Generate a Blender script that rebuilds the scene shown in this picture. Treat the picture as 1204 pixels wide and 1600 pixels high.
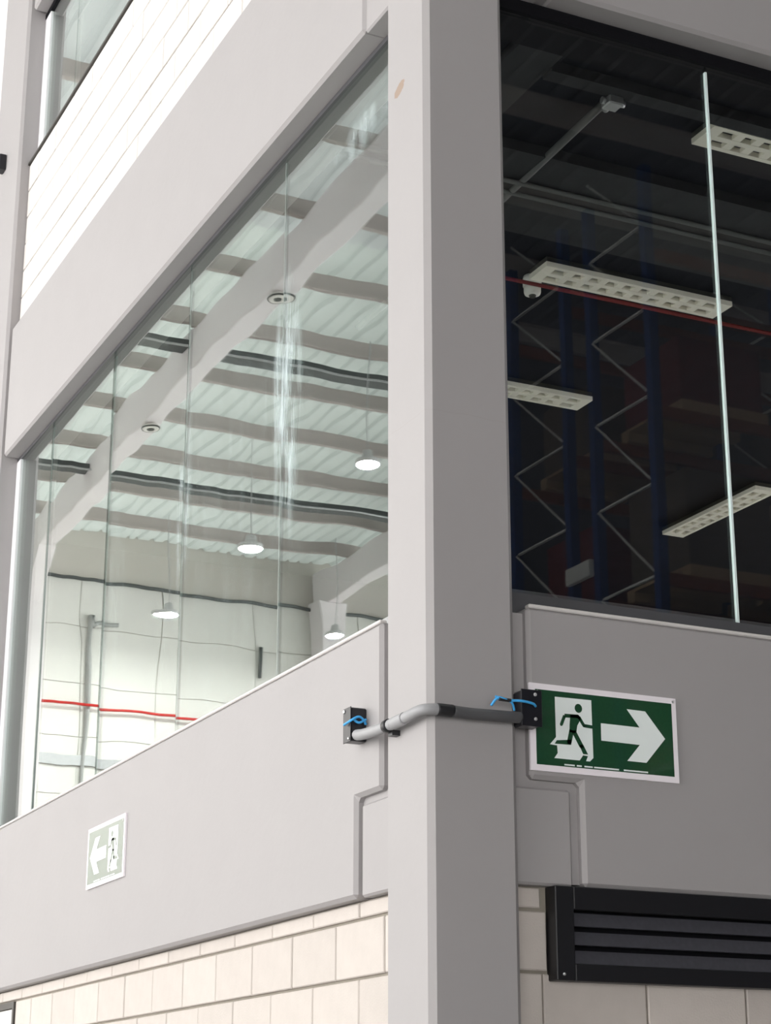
import bpy, bmesh, math, random
from mathutils import Vector, Matrix

for o in list(bpy.data.objects):
    bpy.data.objects.remove(o)
random.seed(7)
sc = bpy.context.scene
COL = sc.collection

# ------------------------------------------------------------------ camera
# X runs along the right facade, Y along the left facade, the column's arris is (0, 0)
F_PX, PITCH, YAW, ROLL = 2966.8, 0.3193, 0.4467, 0.0006
CAM = Vector((-2.7535, -5.4183, 1.6))
cam_d = bpy.data.cameras.new('camera')
cam_d.sensor_fit = 'HORIZONTAL'
cam_d.sensor_width = 36.0
cam_d.lens = 36.0 * F_PX / 1204.0
cam_d.clip_end = 200
cam = bpy.data.objects.new('camera', cam_d)
COL.objects.link(cam)
fw = Vector((math.sin(YAW) * math.cos(PITCH), math.cos(YAW) * math.cos(PITCH), math.sin(PITCH)))
rt = Vector((math.cos(YAW), -math.sin(YAW), 0))
up = rt.cross(fw)
r2 = rt * math.cos(ROLL) + up * math.sin(ROLL)
u2 = -rt * math.sin(ROLL) + up * math.cos(ROLL)
M3 = Matrix((r2, u2, -fw)).transposed()
cam.matrix_world = Matrix.Translation(CAM) @ M3.to_4x4()
sc.camera = cam

# ------------------------------------------------------------------ world: even bright overcast sky
SKY = 5.3
wd = bpy.data.worlds.new('overcast_sky')
sc.world = wd
wd.use_nodes = True
bg = wd.node_tree.nodes['Background']
bg.inputs['Color'].default_value = (1.0, 0.985, 0.97, 1)
bg.inputs['Strength'].default_value = SKY
LAMP_EMIT = 640.0

vs = sc.view_settings
vs.view_transform = 'Standard'
vs.look = 'None'
vs.gamma = 1.0
vs.exposure = 0.0
vs.use_curve_mapping = False
try:
    sc.cycles.use_denoising = True
    sc.cycles.max_bounces = 12
    sc.cycles.diffuse_bounces = 5
    sc.cycles.transparent_max_bounces = 16
    sc.cycles.sample_clamp_indirect = 6.0
except Exception:
    pass

# ------------------------------------------------------------------ materials
MATS = {}


def nodes(name):
    m = bpy.data.materials.new(name)
    m.use_nodes = True
    nt = m.node_tree
    b = nt.nodes['Principled BSDF']
    MATS[name] = m
    return m, nt, b


def N(nt, typ, **kw):
    n = nt.nodes.new(typ)
    for k, v in kw.items():
        if k in n.inputs:
            n.inputs[k].default_value = v
        else:
            setattr(n, k, v)
    return n


def math_n(nt, op, a=None, b=None, c=None, clamp=False):
    n = nt.nodes.new('ShaderNodeMath')
    n.operation = op
    n.use_clamp = clamp
    for i, v in enumerate((a, b, c)):
        if v is None:
            continue
        if isinstance(v, (int, float)):
            n.inputs[i].default_value = v
        else:
            nt.links.new(v, n.inputs[i])
    return n.outputs[0]


def mix_c(nt, fac, a, b, blend='MIX'):
    n = nt.nodes.new('ShaderNodeMix')
    n.data_type = 'RGBA'
    n.blend_type = blend
    for s, v in ((n.inputs[0], fac), (n.inputs[6], a), (n.inputs[7], b)):
        if isinstance(v, (int, float)):
            s.default_value = v
        elif isinstance(v, tuple):
            s.default_value = v + (1,) if len(v) == 3 else v
        else:
            nt.links.new(v, s)
    return n.outputs[2]


def plain(name, col, rough=0.5, metal=0.0, noise=0.06, scale=8.0, bump=0.0, rand=0.0, coat=0.0, ior=1.45, spec=0.5):
    m, nt, b = nodes(name)
    tc = N(nt, 'ShaderNodeTexCoord')
    nz = N(nt, 'ShaderNodeTexNoise', Scale=scale, Detail=4.0)
    nt.links.new(tc.outputs['Object'], nz.inputs['Vector'])
    dark = tuple(c * (1 - noise) for c in col)
    lite = tuple(min(1, c * (1 + noise)) for c in col)
    c = mix_c(nt, nz.outputs['Fac'], dark, lite)
    if rand:
        oi = N(nt, 'ShaderNodeObjectInfo')
        v = math_n(nt, 'MULTIPLY_ADD', oi.outputs['Random'], rand * 2, 1 - rand)
        hs = N(nt, 'ShaderNodeHueSaturation')
        nt.links.new(v, hs.inputs['Value'])
        nt.links.new(c, hs.inputs['Color'])
        c = hs.outputs['Color']
    nt.links.new(c, b.inputs['Base Color'])
    b.inputs['Roughness'].default_value = rough
    b.inputs['Metallic'].default_value = metal
    b.inputs['IOR'].default_value = ior
    b.inputs['Specular IOR Level'].default_value = spec
    if coat:
        b.inputs['Coat Weight'].default_value = coat
        b.inputs['Coat Roughness'].default_value = 0.04
    if bump:
        bn = N(nt, 'ShaderNodeBump', Strength=0.6, Distance=bump)
        n2 = N(nt, 'ShaderNodeTexNoise', Scale=scale * 9, Detail=5.0)
        nt.links.new(tc.outputs['Object'], n2.inputs['Vector'])
        nt.links.new(n2.outputs['Fac'], bn.inputs['Height'])
        nt.links.new(bn.outputs['Normal'], b.inputs['Normal'])
    return m


CONC = (0.345, 0.329, 0.329)


def column_material():
    """painted precast concrete with a hairline casting crack at 3.98 m and a tan chip near the top"""
    m, nt, b = nodes('painted_concrete_column')
    ge = N(nt, 'ShaderNodeNewGeometry')
    sp = N(nt, 'ShaderNodeSeparateXYZ')
    nt.links.new(ge.outputs['Position'], sp.inputs[0])
    X, Y, Z = sp.outputs[0], sp.outputs[1], sp.outputs[2]
    nz = N(nt, 'ShaderNodeTexNoise', Scale=2.2, Detail=5.0)
    nt.links.new(ge.outputs['Position'], nz.inputs['Vector'])
    base = mix_c(nt, nz.outputs['Fac'], tuple(c * 0.965 for c in CONC), tuple(c * 1.035 for c in CONC))
    n2 = N(nt, 'ShaderNodeTexNoise', Scale=9.0, Detail=6.0)
    nt.links.new(ge.outputs['Position'], n2.inputs['Vector'])
    off = math_n(nt, 'MULTIPLY_ADD', n2.outputs['Fac'], 0.022, -0.011)
    d = math_n(nt, 'ABSOLUTE', math_n(nt, 'ADD', math_n(nt, 'SUBTRACT', Z, 3.984), off))
    crack = math_n(nt, 'LESS_THAN', d, 0.0017)
    c = mix_c(nt, math_n(nt, 'MULTIPLY', crack, 0.55), base, (0.33, 0.31, 0.30))
    # chip: slanted ellipse on the left face, ragged edge
    dy = math_n(nt, 'SUBTRACT', Y, 0.213)
    dz = math_n(nt, 'SUBTRACT', Z, 5.343)
    ry = math_n(nt, 'ADD', dy, math_n(nt, 'MULTIPLY', dz, 0.7))
    q = math_n(nt, 'ADD', math_n(nt, 'POWER', math_n(nt, 'MULTIPLY', ry, 25.0), 2.0),
               math_n(nt, 'POWER', math_n(nt, 'MULTIPLY', dz, 34.0), 2.0))
    n3 = N(nt, 'ShaderNodeTexNoise', Scale=70.0, Detail=3.0)
    nt.links.new(ge.outputs['Position'], n3.inputs['Vector'])
    q = math_n(nt, 'ADD', q, math_n(nt, 'MULTIPLY_ADD', n3.outputs['Fac'], 1.2, -0.6))
    chip = math_n(nt, 'MULTIPLY', math_n(nt, 'LESS_THAN', q, 0.9), math_n(nt, 'LESS_THAN', X, 0.004))
    c = mix_c(nt, chip, c, (0.30, 0.225, 0.175))
    nt.links.new(c, b.inputs['Base Color'])
    b.inputs['Roughness'].default_value = 0.62
    bn = N(nt, 'ShaderNodeBump', Strength=0.5, Distance=0.0015)
    n4 = N(nt, 'ShaderNodeTexNoise', Scale=22.0, Detail=6.0)
    nt.links.new(ge.outputs['Position'], n4.inputs['Vector'])
    h = math_n(nt, 'SUBTRACT', n4.outputs['Fac'], math_n(nt, 'MULTIPLY', chip, 1.5))
    nt.links.new(h, bn.inputs['Height'])
    nt.links.new(bn.outputs['Normal'], b.inputs['Normal'])


def glass_material(name, surfaces, tint, wave, streaks=False):
    """float glass: Schlick reflection of the panes, tinted body, faint roller waves, dried wash streaks"""
    m = bpy.data.materials.new(name)
    m.use_nodes = True
    MATS[name] = m
    nt = m.node_tree
    nt.nodes.clear()
    out = N(nt, 'ShaderNodeOutputMaterial')
    ge = N(nt, 'ShaderNodeNewGeometry')
    tc = N(nt, 'ShaderNodeTexCoord')
    dot = N(nt, 'ShaderNodeVectorMath', operation='DOT_PRODUCT')
    nt.links.new(ge.outputs['Incoming'], dot.inputs[0])
    nt.links.new(ge.outputs['Normal'], dot.inputs[1])
    c = math_n(nt, 'ABSOLUTE', dot.outputs['Value'])
    F = math_n(nt, 'MULTIPLY_ADD', math_n(nt, 'POWER', math_n(nt, 'SUBTRACT', 1.0, c, clamp=True), 5.0), 0.957, 0.043)
    if surfaces == 2:
        F = math_n(nt, 'DIVIDE', math_n(nt, 'MULTIPLY', F, 2.0), math_n(nt, 'ADD', F, 1.0))
    tr = N(nt, 'ShaderNodeBsdfTransparent', Color=tint + (1,))
    gl = N(nt, 'ShaderNodeBsdfGlossy', Roughness=0.0, Color=(0.95, 0.99, 0.975, 1))
    oi = N(nt, 'ShaderNodeObjectInfo')
    mp = N(nt, 'ShaderNodeVectorMath', operation='ADD')
    nt.links.new(tc.outputs['Object'], mp.inputs[0])
    cx = N(nt, 'ShaderNodeCombineXYZ')
    nt.links.new(math_n(nt, 'MULTIPLY', oi.outputs['Random'], 20.0), cx.inputs[0])
    nt.links.new(cx.outputs[0], mp.inputs[1])
    nz = N(nt, 'ShaderNodeTexNoise', Scale=1.6, Detail=1.0, Roughness=0.3)
    nt.links.new(mp.outputs[0], nz.inputs['Vector'])
    bn = N(nt, 'ShaderNodeBump', Strength=1.0, Distance=wave)
    nt.links.new(nz.outputs['Fac'], bn.inputs['Height'])
    nt.links.new(bn.outputs['Normal'], gl.inputs['Normal'])
    mx = N(nt, 'ShaderNodeMixShader')
    nt.links.new(F, mx.inputs[0])
    nt.links.new(tr.outputs[0], mx.inputs[1])
    nt.links.new(gl.outputs[0], mx.inputs[2])
    last = mx.outputs[0]
    if streaks:
        # runs of dried wash water hanging down from the joints between panes
        sp = N(nt, 'ShaderNodeSeparateXYZ')
        nt.links.new(ge.outputs['Position'], sp.inputs[0])
        Y, Z = sp.outputs[1], sp.outputs[2]
        mpn = N(nt, 'ShaderNodeMapping')
        mpn.inputs['Scale'].default_value = (1, 11.0, 1.6)
        nt.links.new(ge.outputs['Position'], mpn.inputs['Vector'])
        sn = N(nt, 'ShaderNodeTexNoise', Scale=1.5, Detail=5.0, Roughness=0.65)
        nt.links.new(mpn.outputs[0], sn.inputs['Vector'])
        tot = None
        for (y0, wy, z0, hz_, a) in ((1.60, 0.17, 4.60, 0.66, 1.1), (2.88, 0.10, 4.62, 0.62, 0.6), (4.0, 0.25, 4.3, 0.7, 0.12), (0.85, 0.28, 5.52, 0.10, 0.55), (2.3, 1.2, 4.2, 1.3, 0.05)):
            gy = math_n(nt, 'POWER', math_n(nt, 'MULTIPLY', math_n(nt, 'SUBTRACT', Y, y0), 1 / wy), 2.0)
            gz = math_n(nt, 'POWER', math_n(nt, 'MULTIPLY', math_n(nt, 'SUBTRACT', Z, z0), 1 / hz_), 2.0)
            g = math_n(nt, 'MULTIPLY', math_n(nt, 'SUBTRACT', 1.0, math_n(nt, 'ADD', gy, gz), clamp=True), a)
            tot = g if tot is None else math_n(nt, 'ADD', tot, g)
        sv = math_n(nt, 'MULTIPLY', math_n(nt, 'SUBTRACT', sn.outputs['Fac'], 0.44), 5.0, clamp=True)
        fac = math_n(nt, 'MULTIPLY', tot, sv, clamp=True)
        df = N(nt, 'ShaderNodeBsdfDiffuse', Color=(0.55, 0.63, 0.64, 1))
        m2 = N(nt, 'ShaderNodeMixShader')
        nt.links.new(math_n(nt, 'MULTIPLY', fac, 0.8), m2.inputs[0])
        nt.links.new(last, m2.inputs[1])
        nt.links.new(df.outputs[0], m2.inputs[2])
        last = m2.outputs[0]
    nt.links.new(last, out.inputs['Surface'])


def translucent_material(name, col, share):
    m, nt, b = nodes(name)
    b.inputs['Base Color'].default_value = col + (1,)
    b.inputs['Roughness'].default_value = 0.6
    tr = N(nt, 'ShaderNodeBsdfTranslucent', Color=col + (1,))
    mx = N(nt, 'ShaderNodeMixShader')
    mx.inputs[0].default_value = share
    nt.links.new(b.outputs[0], mx.inputs[1])
    nt.links.new(tr.outputs[0], mx.inputs[2])
    nt.links.new(mx.outputs[0], nt.nodes['Material Output'].inputs['Surface'])


def emission_material(name, col, strength):
    m, nt, b = nodes(name)
    b.inputs['Emission Color'].default_value = col + (1,)
    b.inputs['Emission Strength'].default_value = strength
    b.inputs['Base Color'].default_value = (0.8, 0.8, 0.8, 1)


column_material()
plain('painted_concrete', CONC, 0.62, noise=0.035, scale=2.5, bump=0.0015)
plain('toplit_block', (0.66, 0.63, 0.605), 0.8, noise=0.05, scale=14, bump=0.002, rand=0.04)  # cream block lightened: strong light on the upper band put into the colour
plain('toplit_mortar', (0.46, 0.43, 0.41), 0.9, noise=0.1, scale=30)  # mortar lightened likewise, so joints wash out in the painted-in light
plain('cream_block', (0.545, 0.497, 0.458), 0.8, noise=0.07, scale=14, bump=0.002, rand=0.05)
plain('mortar', (0.27, 0.245, 0.205), 0.9, noise=0.1, scale=30)
plain('rear_block', (0.74, 0.71, 0.69), 0.85, noise=0.06, scale=5)
plain('white_panel', (0.74, 0.735, 0.70), 0.6, noise=0.04, scale=3)
plain('grey_wall', (0.56, 0.53, 0.49), 0.8, noise=0.05, scale=3)
plain('dark_cladding', (0.10, 0.10, 0.105), 0.7, noise=0.1, scale=2)
plain('concrete_floor', (0.33, 0.32, 0.31), 0.45, noise=0.08, scale=1.2)
translucent_material('translucent_deck', (0.50, 0.535, 0.515), 0.30)
translucent_material('grey_deck', (0.46, 0.48, 0.48), 0.25)
plain('steel_deck', (0.11, 0.11, 0.12), 0.6, noise=0.06)
plain('roof_concrete', (0.84, 0.80, 0.815), 0.7, noise=0.05, scale=3)
plain('purlin_paint', (0.45, 0.405, 0.385), 0.6, noise=0.05, scale=3)
plain('galvanised', (0.48, 0.49, 0.50), 0.4, 0.6, noise=0.12, scale=20)
plain('pipe_grey', (0.36, 0.37, 0.36), 0.5)
plain('dark_tray', (0.10, 0.11, 0.11), 0.5, 0.3)
plain('dull_red_pipe', (0.16, 0.012, 0.014), 0.6)
plain('red_pipe', (0.55, 0.03, 0.025), 0.4)
plain('aluminium_dark', (0.11, 0.11, 0.118), 0.42, 0.3, noise=0.1)
plain('aluminium_rail', (0.28, 0.285, 0.285), 0.45, 0.5, noise=0.1)
plain('aluminium_light', (0.80, 0.80, 0.82), 0.5, 0.0, noise=0.03)
plain('gasket', (0.008, 0.008, 0.010), 0.9, spec=0.1)
plain('silicone', (0.72, 0.83, 0.82), 0.3)
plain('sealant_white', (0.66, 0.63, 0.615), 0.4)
plain('clear_seal', (0.20, 0.23, 0.225), 0.4)
plain('flashing', (0.05, 0.045, 0.04), 0.5)
plain('black_enamel', (0.008, 0.008, 0.010), 0.42, noise=0.15, scale=40)
plain('lit_slat_enamel', (0.05, 0.05, 0.06), 0.45, noise=0.25, scale=60)  # black enamel lightened: light falling on the slats put into the colour
plain('black_plastic', (0.012, 0.012, 0.016), 0.3)
plain('screw_steel', (0.75, 0.75, 0.75), 0.3, 0.8)
plain('conduit_grey', (0.33, 0.33, 0.34), 0.45, noise=0.1, scale=30)
plain('hose_shade', (0.085, 0.085, 0.09), 0.4)
plain('black_tape', (0.02, 0.02, 0.022), 0.35)
plain('blue_wire', (0.05, 0.36, 0.75), 0.4)
plain('sign_white', (0.90, 0.85, 0.89), 0.3, coat=0.6, noise=0.02)
plain('sign_pale', (0.84, 0.90, 0.885), 0.3, coat=0.6, noise=0.02)
plain('sign_green', (0.012, 0.062, 0.026), 0.3, coat=1.0, noise=0.25, scale=90)
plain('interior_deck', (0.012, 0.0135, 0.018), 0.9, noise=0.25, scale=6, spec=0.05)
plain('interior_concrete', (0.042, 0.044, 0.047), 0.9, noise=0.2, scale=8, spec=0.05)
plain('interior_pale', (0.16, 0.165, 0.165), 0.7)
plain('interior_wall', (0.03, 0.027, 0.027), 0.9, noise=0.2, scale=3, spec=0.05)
plain('fixture_white', (0.88, 0.85, 0.74), 0.4, noise=0.04)
plain('fixture_dark', (0.04, 0.04, 0.035), 0.5)
plain('detector_white', (0.80, 0.78, 0.74), 0.45)
plain('rack_blue', (0.02, 0.05, 0.16), 0.45)
plain('rack_brace', (0.85, 0.85, 0.82), 0.4, 0.3)
plain('rack_orange', (0.20, 0.06, 0.03), 0.45)
plain('carton_brown', (0.10, 0.075, 0.05), 0.8)
plain('carton_green', (0.02, 0.06, 0.03), 0.7)
plain('carton_red', (0.12, 0.02, 0.02), 0.7)
plain('pallet_wood', (0.38, 0.27, 0.16), 0.8)
plain('lamp_housing', (0.6, 0.6, 0.6), 0.4)
plain('door_paint', (0.66, 0.64, 0.60), 0.5)
emission_material('lamp_glow', (1.0, 0.98, 0.95), LAMP_EMIT)
glass_material('glass_double', 2, (0.90, 0.94, 0.92), 0.0014, streaks=True)
glass_material('glass_single', 1, (0.95, 0.96, 0.96), 0.0003)


# ------------------------------------------------------------------ mesh helpers
class MB:
    def __init__(s):
        s.v, s.f = [], []

    def add(s, vs_, fs_):
        n = len(s.v)
        s.v += [tuple(p) for p in vs_]
        s.f += [tuple(i + n for i in f) for f in fs_]
        return s

    def box(s, x0, x1, y0, y1, z0, z1):
        return s.add([(x0, y0, z0), (x1, y0, z0), (x1, y1, z0), (x0, y1, z0), (x0, y0, z1), (x1, y0, z1), (x1, y1, z1), (x0, y1, z1)],
                     [(3, 2, 1, 0), (4, 5, 6, 7), (0, 1, 5, 4), (1, 2, 6, 5), (2, 3, 7, 6), (3, 0, 4, 7)])

    def prism(s, poly, f0, f1):
        """poly: 2-D points; f0/f1 map (a, b) to 3-D for the two caps"""
        n = len(poly)
        vs_ = [f0(a, b) for a, b in poly] + [f1(a, b) for a, b in poly]
        fs_ = [tuple(range(n))[::-1], tuple(range(n, 2 * n))]
        fs_ += [(i, (i + 1) % n, n + (i + 1) % n, n + i) for i in range(n)]
        return s.add(vs_, fs_)

    def tube(s, pts, r, n=10, caps=True):
        pts = [Vector(p) for p in pts]
        rs = r if isinstance(r, (list, tuple)) else [r] * len(pts)
        base = len(s.v)
        prev = None
        for i, p in enumerate(pts):
            t = (pts[min(i + 1, len(pts) - 1)] - pts[max(i - 1, 0)]).normalized()
            if prev is None:
                a = Vector((0, 0, 1)) if abs(t.z) < 0.9 else Vector((1, 0, 0))
                prev = (a - t * a.dot(t)).normalized()
            else:
                prev = (prev - t * prev.dot(t)).normalized()
            b = t.cross(prev)
            for k in range(n):
                w = 2 * math.pi * k / n
                s.v.append(tuple(p + (prev * math.cos(w) + b * math.sin(w)) * rs[i]))
        for i in range(len(pts) - 1):
            for k in range(n):
                a0 = base + i * n + k
                a1 = base + i * n + (k + 1) % n
                s.f.append((a0, a1, a1 + n, a0 + n))
        if caps:
            s.f.append(tuple(base + k for k in range(n))[::-1])
            e = base + (len(pts) - 1) * n
            s.f.append(tuple(e + k for k in range(n)))
        return s

    def lathe(s, prof, c, n=20):
        base = len(s.v)
        for r, z in prof:
            for k in range(n):
                w = 2 * math.pi * k / n
                s.v.append((c[0] + r * math.cos(w), c[1] + r * math.sin(w), c[2] + z))
        for i in range(len(prof) - 1):
            for k in range(n):
                a0, a1 = base + i * n + k, base + i * n + (k + 1) % n
                s.f.append((a0, a1, a1 + n, a0 + n))
        s.f.append(tuple(base + k for k in range(n))[::-1])
        e = base + (len(prof) - 1) * n
        s.f.append(tuple(e + k for k in range(n)))
        return s

    def build(s, name, mat, parent=None, bevel=0.0, smooth=False, segs=1):
        xs, ys, zs_ = zip(*s.v)
        o = Vector(((min(xs) + max(xs)) / 2, (min(ys) + max(ys)) / 2, min(zs_)))
        me = bpy.data.meshes.new(name)
        me.from_pydata([tuple(Vector(p) - o) for p in s.v], [], s.f)
        bm = bmesh.new()
        bm.from_mesh(me)
        bmesh.ops.recalc_face_normals(bm, faces=bm.faces)
        bm.to_mesh(me)
        bm.free()
        me.materials.append(MATS[mat])
        if smooth:
            for p in me.polygons:
                p.use_smooth = len(p.vertices) <= 4
        return place(name, me, o, parent, bevel, segs)


WORLD = {}


def place(name, me, o, parent=None, bevel=0.0, segs=1):
    ob = bpy.data.objects.new(name, me)
    COL.objects.link(ob)
    o = Vector(o)
    WORLD[ob.name] = o
    if parent:
        ob.parent = parent
        ob.location = o - WORLD[parent.name]
    else:
        ob.location = o
    if bevel:
        md = ob.modifiers.new('bevel', 'BEVEL')
        md.width = bevel
        md.segments = segs
        md.limit_method = 'ANGLE'
    return ob


def tag(o, label=None, cat=None, group=None, kind=None):
    if label:
        o['label'] = label
    if cat:
        o['category'] = cat
    if group:
        o['group'] = group
    if kind:
        o['kind'] = kind
    return o


def empty(name, loc, label=None, cat=None, group=None, kind=None):
    e = bpy.data.objects.new(name, None)
    COL.objects.link(e)
    e.empty_display_size = 0.1
    e.location = loc
    WORLD[e.name] = Vector(loc)
    return tag(e, label, cat, group, kind)


def part(name, mat, parent, *boxes, bevel=0.0):
    m = MB()
    for b in boxes:
        m.box(*b)
    return m.build(name, mat, parent, bevel)


def struct(o, label=None):
    return tag(o, label, None, None, 'structure')


def smooth_path(pts, n=8):
    P = [Vector(p) for p in pts]
    P = [P[0] * 2 - P[1]] + P + [P[-1] * 2 - P[-2]]
    out = []
    for i in range(1, len(P) - 2):
        for k in range(n):
            t = k / n
            a, b, c, d = P[i - 1:i + 3]
            out.append(0.5 * ((2 * b) + (c - a) * t + (2 * a - 5 * b + 4 * c - d) * t * t + (3 * b - a - 3 * c + d) * t ** 3))
    out.append(P[-2])
    return out


# ------------------------------------------------------------------ key dimensions (metres)
Z_BOT, Z_SILL, Z_HEAD, Z_TOP = 2.394, 3.3355, 5.824, 6.735
Z_SILL2, Z_HEAD2, Z_TOP2 = 8.0, 9.18, 10.1
CW = 0.33                       # corner column
BF = 0.03                       # beam face behind the column face
WF = 0.08                       # block face behind the column face
GF = 0.14                       # glass line
YF0, YF1 = 6.17, 6.87           # far column on the left facade
XR0, XR1 = 6.15, 6.48           # next column on the right facade
Z_DECK = 12.25
Y_END, Y_BACK, X_OPEN, X_END = 27.2, -16.0, -18.0, 17.0

# ------------------------------------------------------------------ the shell of the hall
struct(part('floor', 'concrete_floor', None, (X_OPEN, X_END, Y_BACK, Y_END, -0.2, 0.0)))


# corrugated roof deck, ribs along Y
def deck(name, x0, x1, y0, y1, mat):
    m = MB()
    pitch, rise = 0.28, 0.045
    xs = []
    x = x0
    while x < x1:
        xs += [(x, 0), (x + pitch * 0.62, 0), (x + pitch * 0.72, rise), (x + pitch * 0.9, rise)]
        x += pitch
    xs.append((x, 0))
    vs_, fs_ = [], []
    for px_, pz in xs:
        vs_ += [(px_, y0, Z_DECK + pz), (px_, y1, Z_DECK + pz)]
    for i in range(len(xs) - 1):
        fs_.append((2 * i, 2 * i + 1, 2 * i + 3, 2 * i + 2))
    m.add(vs_, fs_)
    return m.build(name, mat)


struct(deck('ceiling', X_OPEN, 0.03, 14.2, Y_END, 'translucent_deck'))
struct(deck('ceiling_middle', X_OPEN, 0.03, 0.5, 14.2, 'grey_deck'))
struct(deck('ceiling_front', X_OPEN, 6.0, -5.0, 0.5, 'translucent_deck'))  # unseen translucent stretch, added for top light on the right facade
struct(deck('ceiling_rear', X_OPEN, X_END, Y_BACK, -5.0, 'steel_deck'))
struct(deck('ceiling_side', 6.0, X_END, -5.0, 0.5, 'steel_deck'))
struct(part('ceiling_block_roof', 'interior_concrete', None, (0.03, X_END, 0.5, Y_END, Z_DECK, Z_DECK + 0.1)))

# far end wall (seen mirrored in the left glazing): panels with open joints, piece by piece
wall_far = struct(part('wall_far', 'grey_wall', None, (X_OPEN, 0.4, Y_END, Y_END + 0.25, 0.0, Z_DECK + 0.1)))
pz = [0.0, 2.4, 4.75, 7.36, 7.86, 8.39, 9.36, 10.43, 11.3]
for k, x in enumerate((-17.9, -14.95, -12.0, -9.95, -7.9, -6.1, -4.3, -2.15)):
    xe = (-14.95, -12.0, -9.95, -7.9, -6.1, -4.3, -2.15, 0.0)[k]
    for j in range(len(pz) - 1):
        part('wall_panel', 'white_panel', wall_far, (x + 0.007, xe - 0.007, Y_END - 0.02, Y_END - 0.001, pz[j] + 0.007, pz[j + 1] - 0.007))

# the wall behind the photographer and the long side walls
# unseen opening added in the back wall to light the right faces; cladding above
struct(part('wall_back', 'dark_cladding', None, (X_OPEN, 0.5, Y_BACK - 0.2, Y_BACK, 5.5, Z_DECK), (0.5, X_END, Y_BACK - 0.2, Y_BACK, 0.0, Z_DECK)))
struct(part('wall_east', 'dark_cladding', None, (X_END, X_END + 0.2, Y_BACK, 0.4, 0.0, Z_DECK)))
OPEN_Y = -9.0  # west side left open past here, unseen, added for daylight on the facades
struct(part('wall_west', 'dark_cladding', None, (X_OPEN - 0.2, X_OPEN, Y_BACK, OPEN_Y, 0.0, Z_DECK)))
# left facade beyond the far column
struct(part('wall_left_rear', 'rear_block', None, (WF, WF + 0.2, YF1, Y_END, 0.0, Z_DECK)))


# ------------------------------------------------------------------ block walls, block by block
BLOCKS = {}


def block_mesh(w, h, ax, mat):
    key = (round(w, 3), round(h, 3), ax, mat)
    if key not in BLOCKS:
        d = 0.03
        c = 0.004
        m = MB()
        hw = w / 2
        # face looks to -Y when ax == 'x' (wall along X), to -X when ax == 'y'
        ring = [(-hw, 0), (hw, 0), (hw, h), (-hw, h)]
        ring2 = [(-hw + c, c), (hw - c, c), (hw - c, h - c), (-hw + c, h - c)]
        f = (lambda a, b, q: (a, q, b)) if ax == 'x' else (lambda a, b, q: (q, a, b))
        vs_ = [f(a, b, d) for a, b in ring] + [f(a, b, c) for a, b in ring] + [f(a, b, 0) for a, b in ring2]
        fs_ = [(8, 9, 10, 11)]
        for i in range(4):
            j = (i + 1) % 4
            fs_ += [(i, j, 4 + j, 4 + i), (4 + i, 4 + j, 8 + j, 8 + i)]
        me = bpy.data.meshes.new('block')
        me.from_pydata(vs_, [], fs_)
        bm = bmesh.new()
        bm.from_mesh(me)
        bmesh.ops.recalc_face_normals(bm, faces=bm.faces)
        # open back: make the front face look outwards
        bm.faces.ensure_lookup_table()
        want = Vector((0, -1, 0)) if ax == 'x' else Vector((-1, 0, 0))
        if bm.faces[0].normal.dot(want) < 0:
            bmesh.ops.reverse_faces(bm, faces=bm.faces)
        bm.to_mesh(me)
        bm.free()
        me.materials.append(MATS[mat])
        BLOCKS[key] = me
    return BLOCKS[key]


def lay_blocks(parent, ax, s0, s1, z0, z1, ref_z, ref_s, holes=(), mat='cream_block'):
    """running bond 0.40 x 0.20 blocks between s0..s1 and z0..z1; ref_z a bed joint, ref_s a head joint of the course below it"""
    k = math.floor((z0 - ref_z) / 0.2)
    while ref_z + 0.2 * k < z1 - 0.02:
        a, b = ref_z + 0.2 * k, ref_z + 0.2 * (k + 1)
        a2, b2 = max(a, z0), min(b, z1)
        off = ref_s + (0.0 if (k % 2) else 0.2)
        i = math.floor((s0 - off) / 0.4)
        while off + 0.4 * i < s1 - 0.03:
            c, d = max(off + 0.4 * i, s0), min(off + 0.4 * (i + 1), s1)
            i += 1
            segs = [(c, d)]
            for hs0, hs1, hz0, hz1 in holes:
                if b2 > hz0 + 0.03 and a2 < hz1 - 0.03:
                    ns = []
                    for p, q in segs:
                        if q <= hs0 or p >= hs1:
                            ns.append((p, q))
                            continue
                        if p < hs0:
                            ns.append((p, hs0))
                        if q > hs1:
                            ns.append((hs1, q))
                    segs = ns
            for p, q in segs:
                if q - p < 0.03 or b2 - a2 < 0.03:
                    continue
                w, h = q - p - 0.007, b2 - a2 - 0.011
                jit = random.uniform(-0.0015, 0.0015)
                me = block_mesh(w, h, ax, mat)
                pos = ((p + q) / 2, WF + jit, a2 + 0.0055) if ax == 'x' else (WF + jit, (p + q) / 2, a2 + 0.0055)
                place('block', me, pos, parent)
        k += 1


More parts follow.
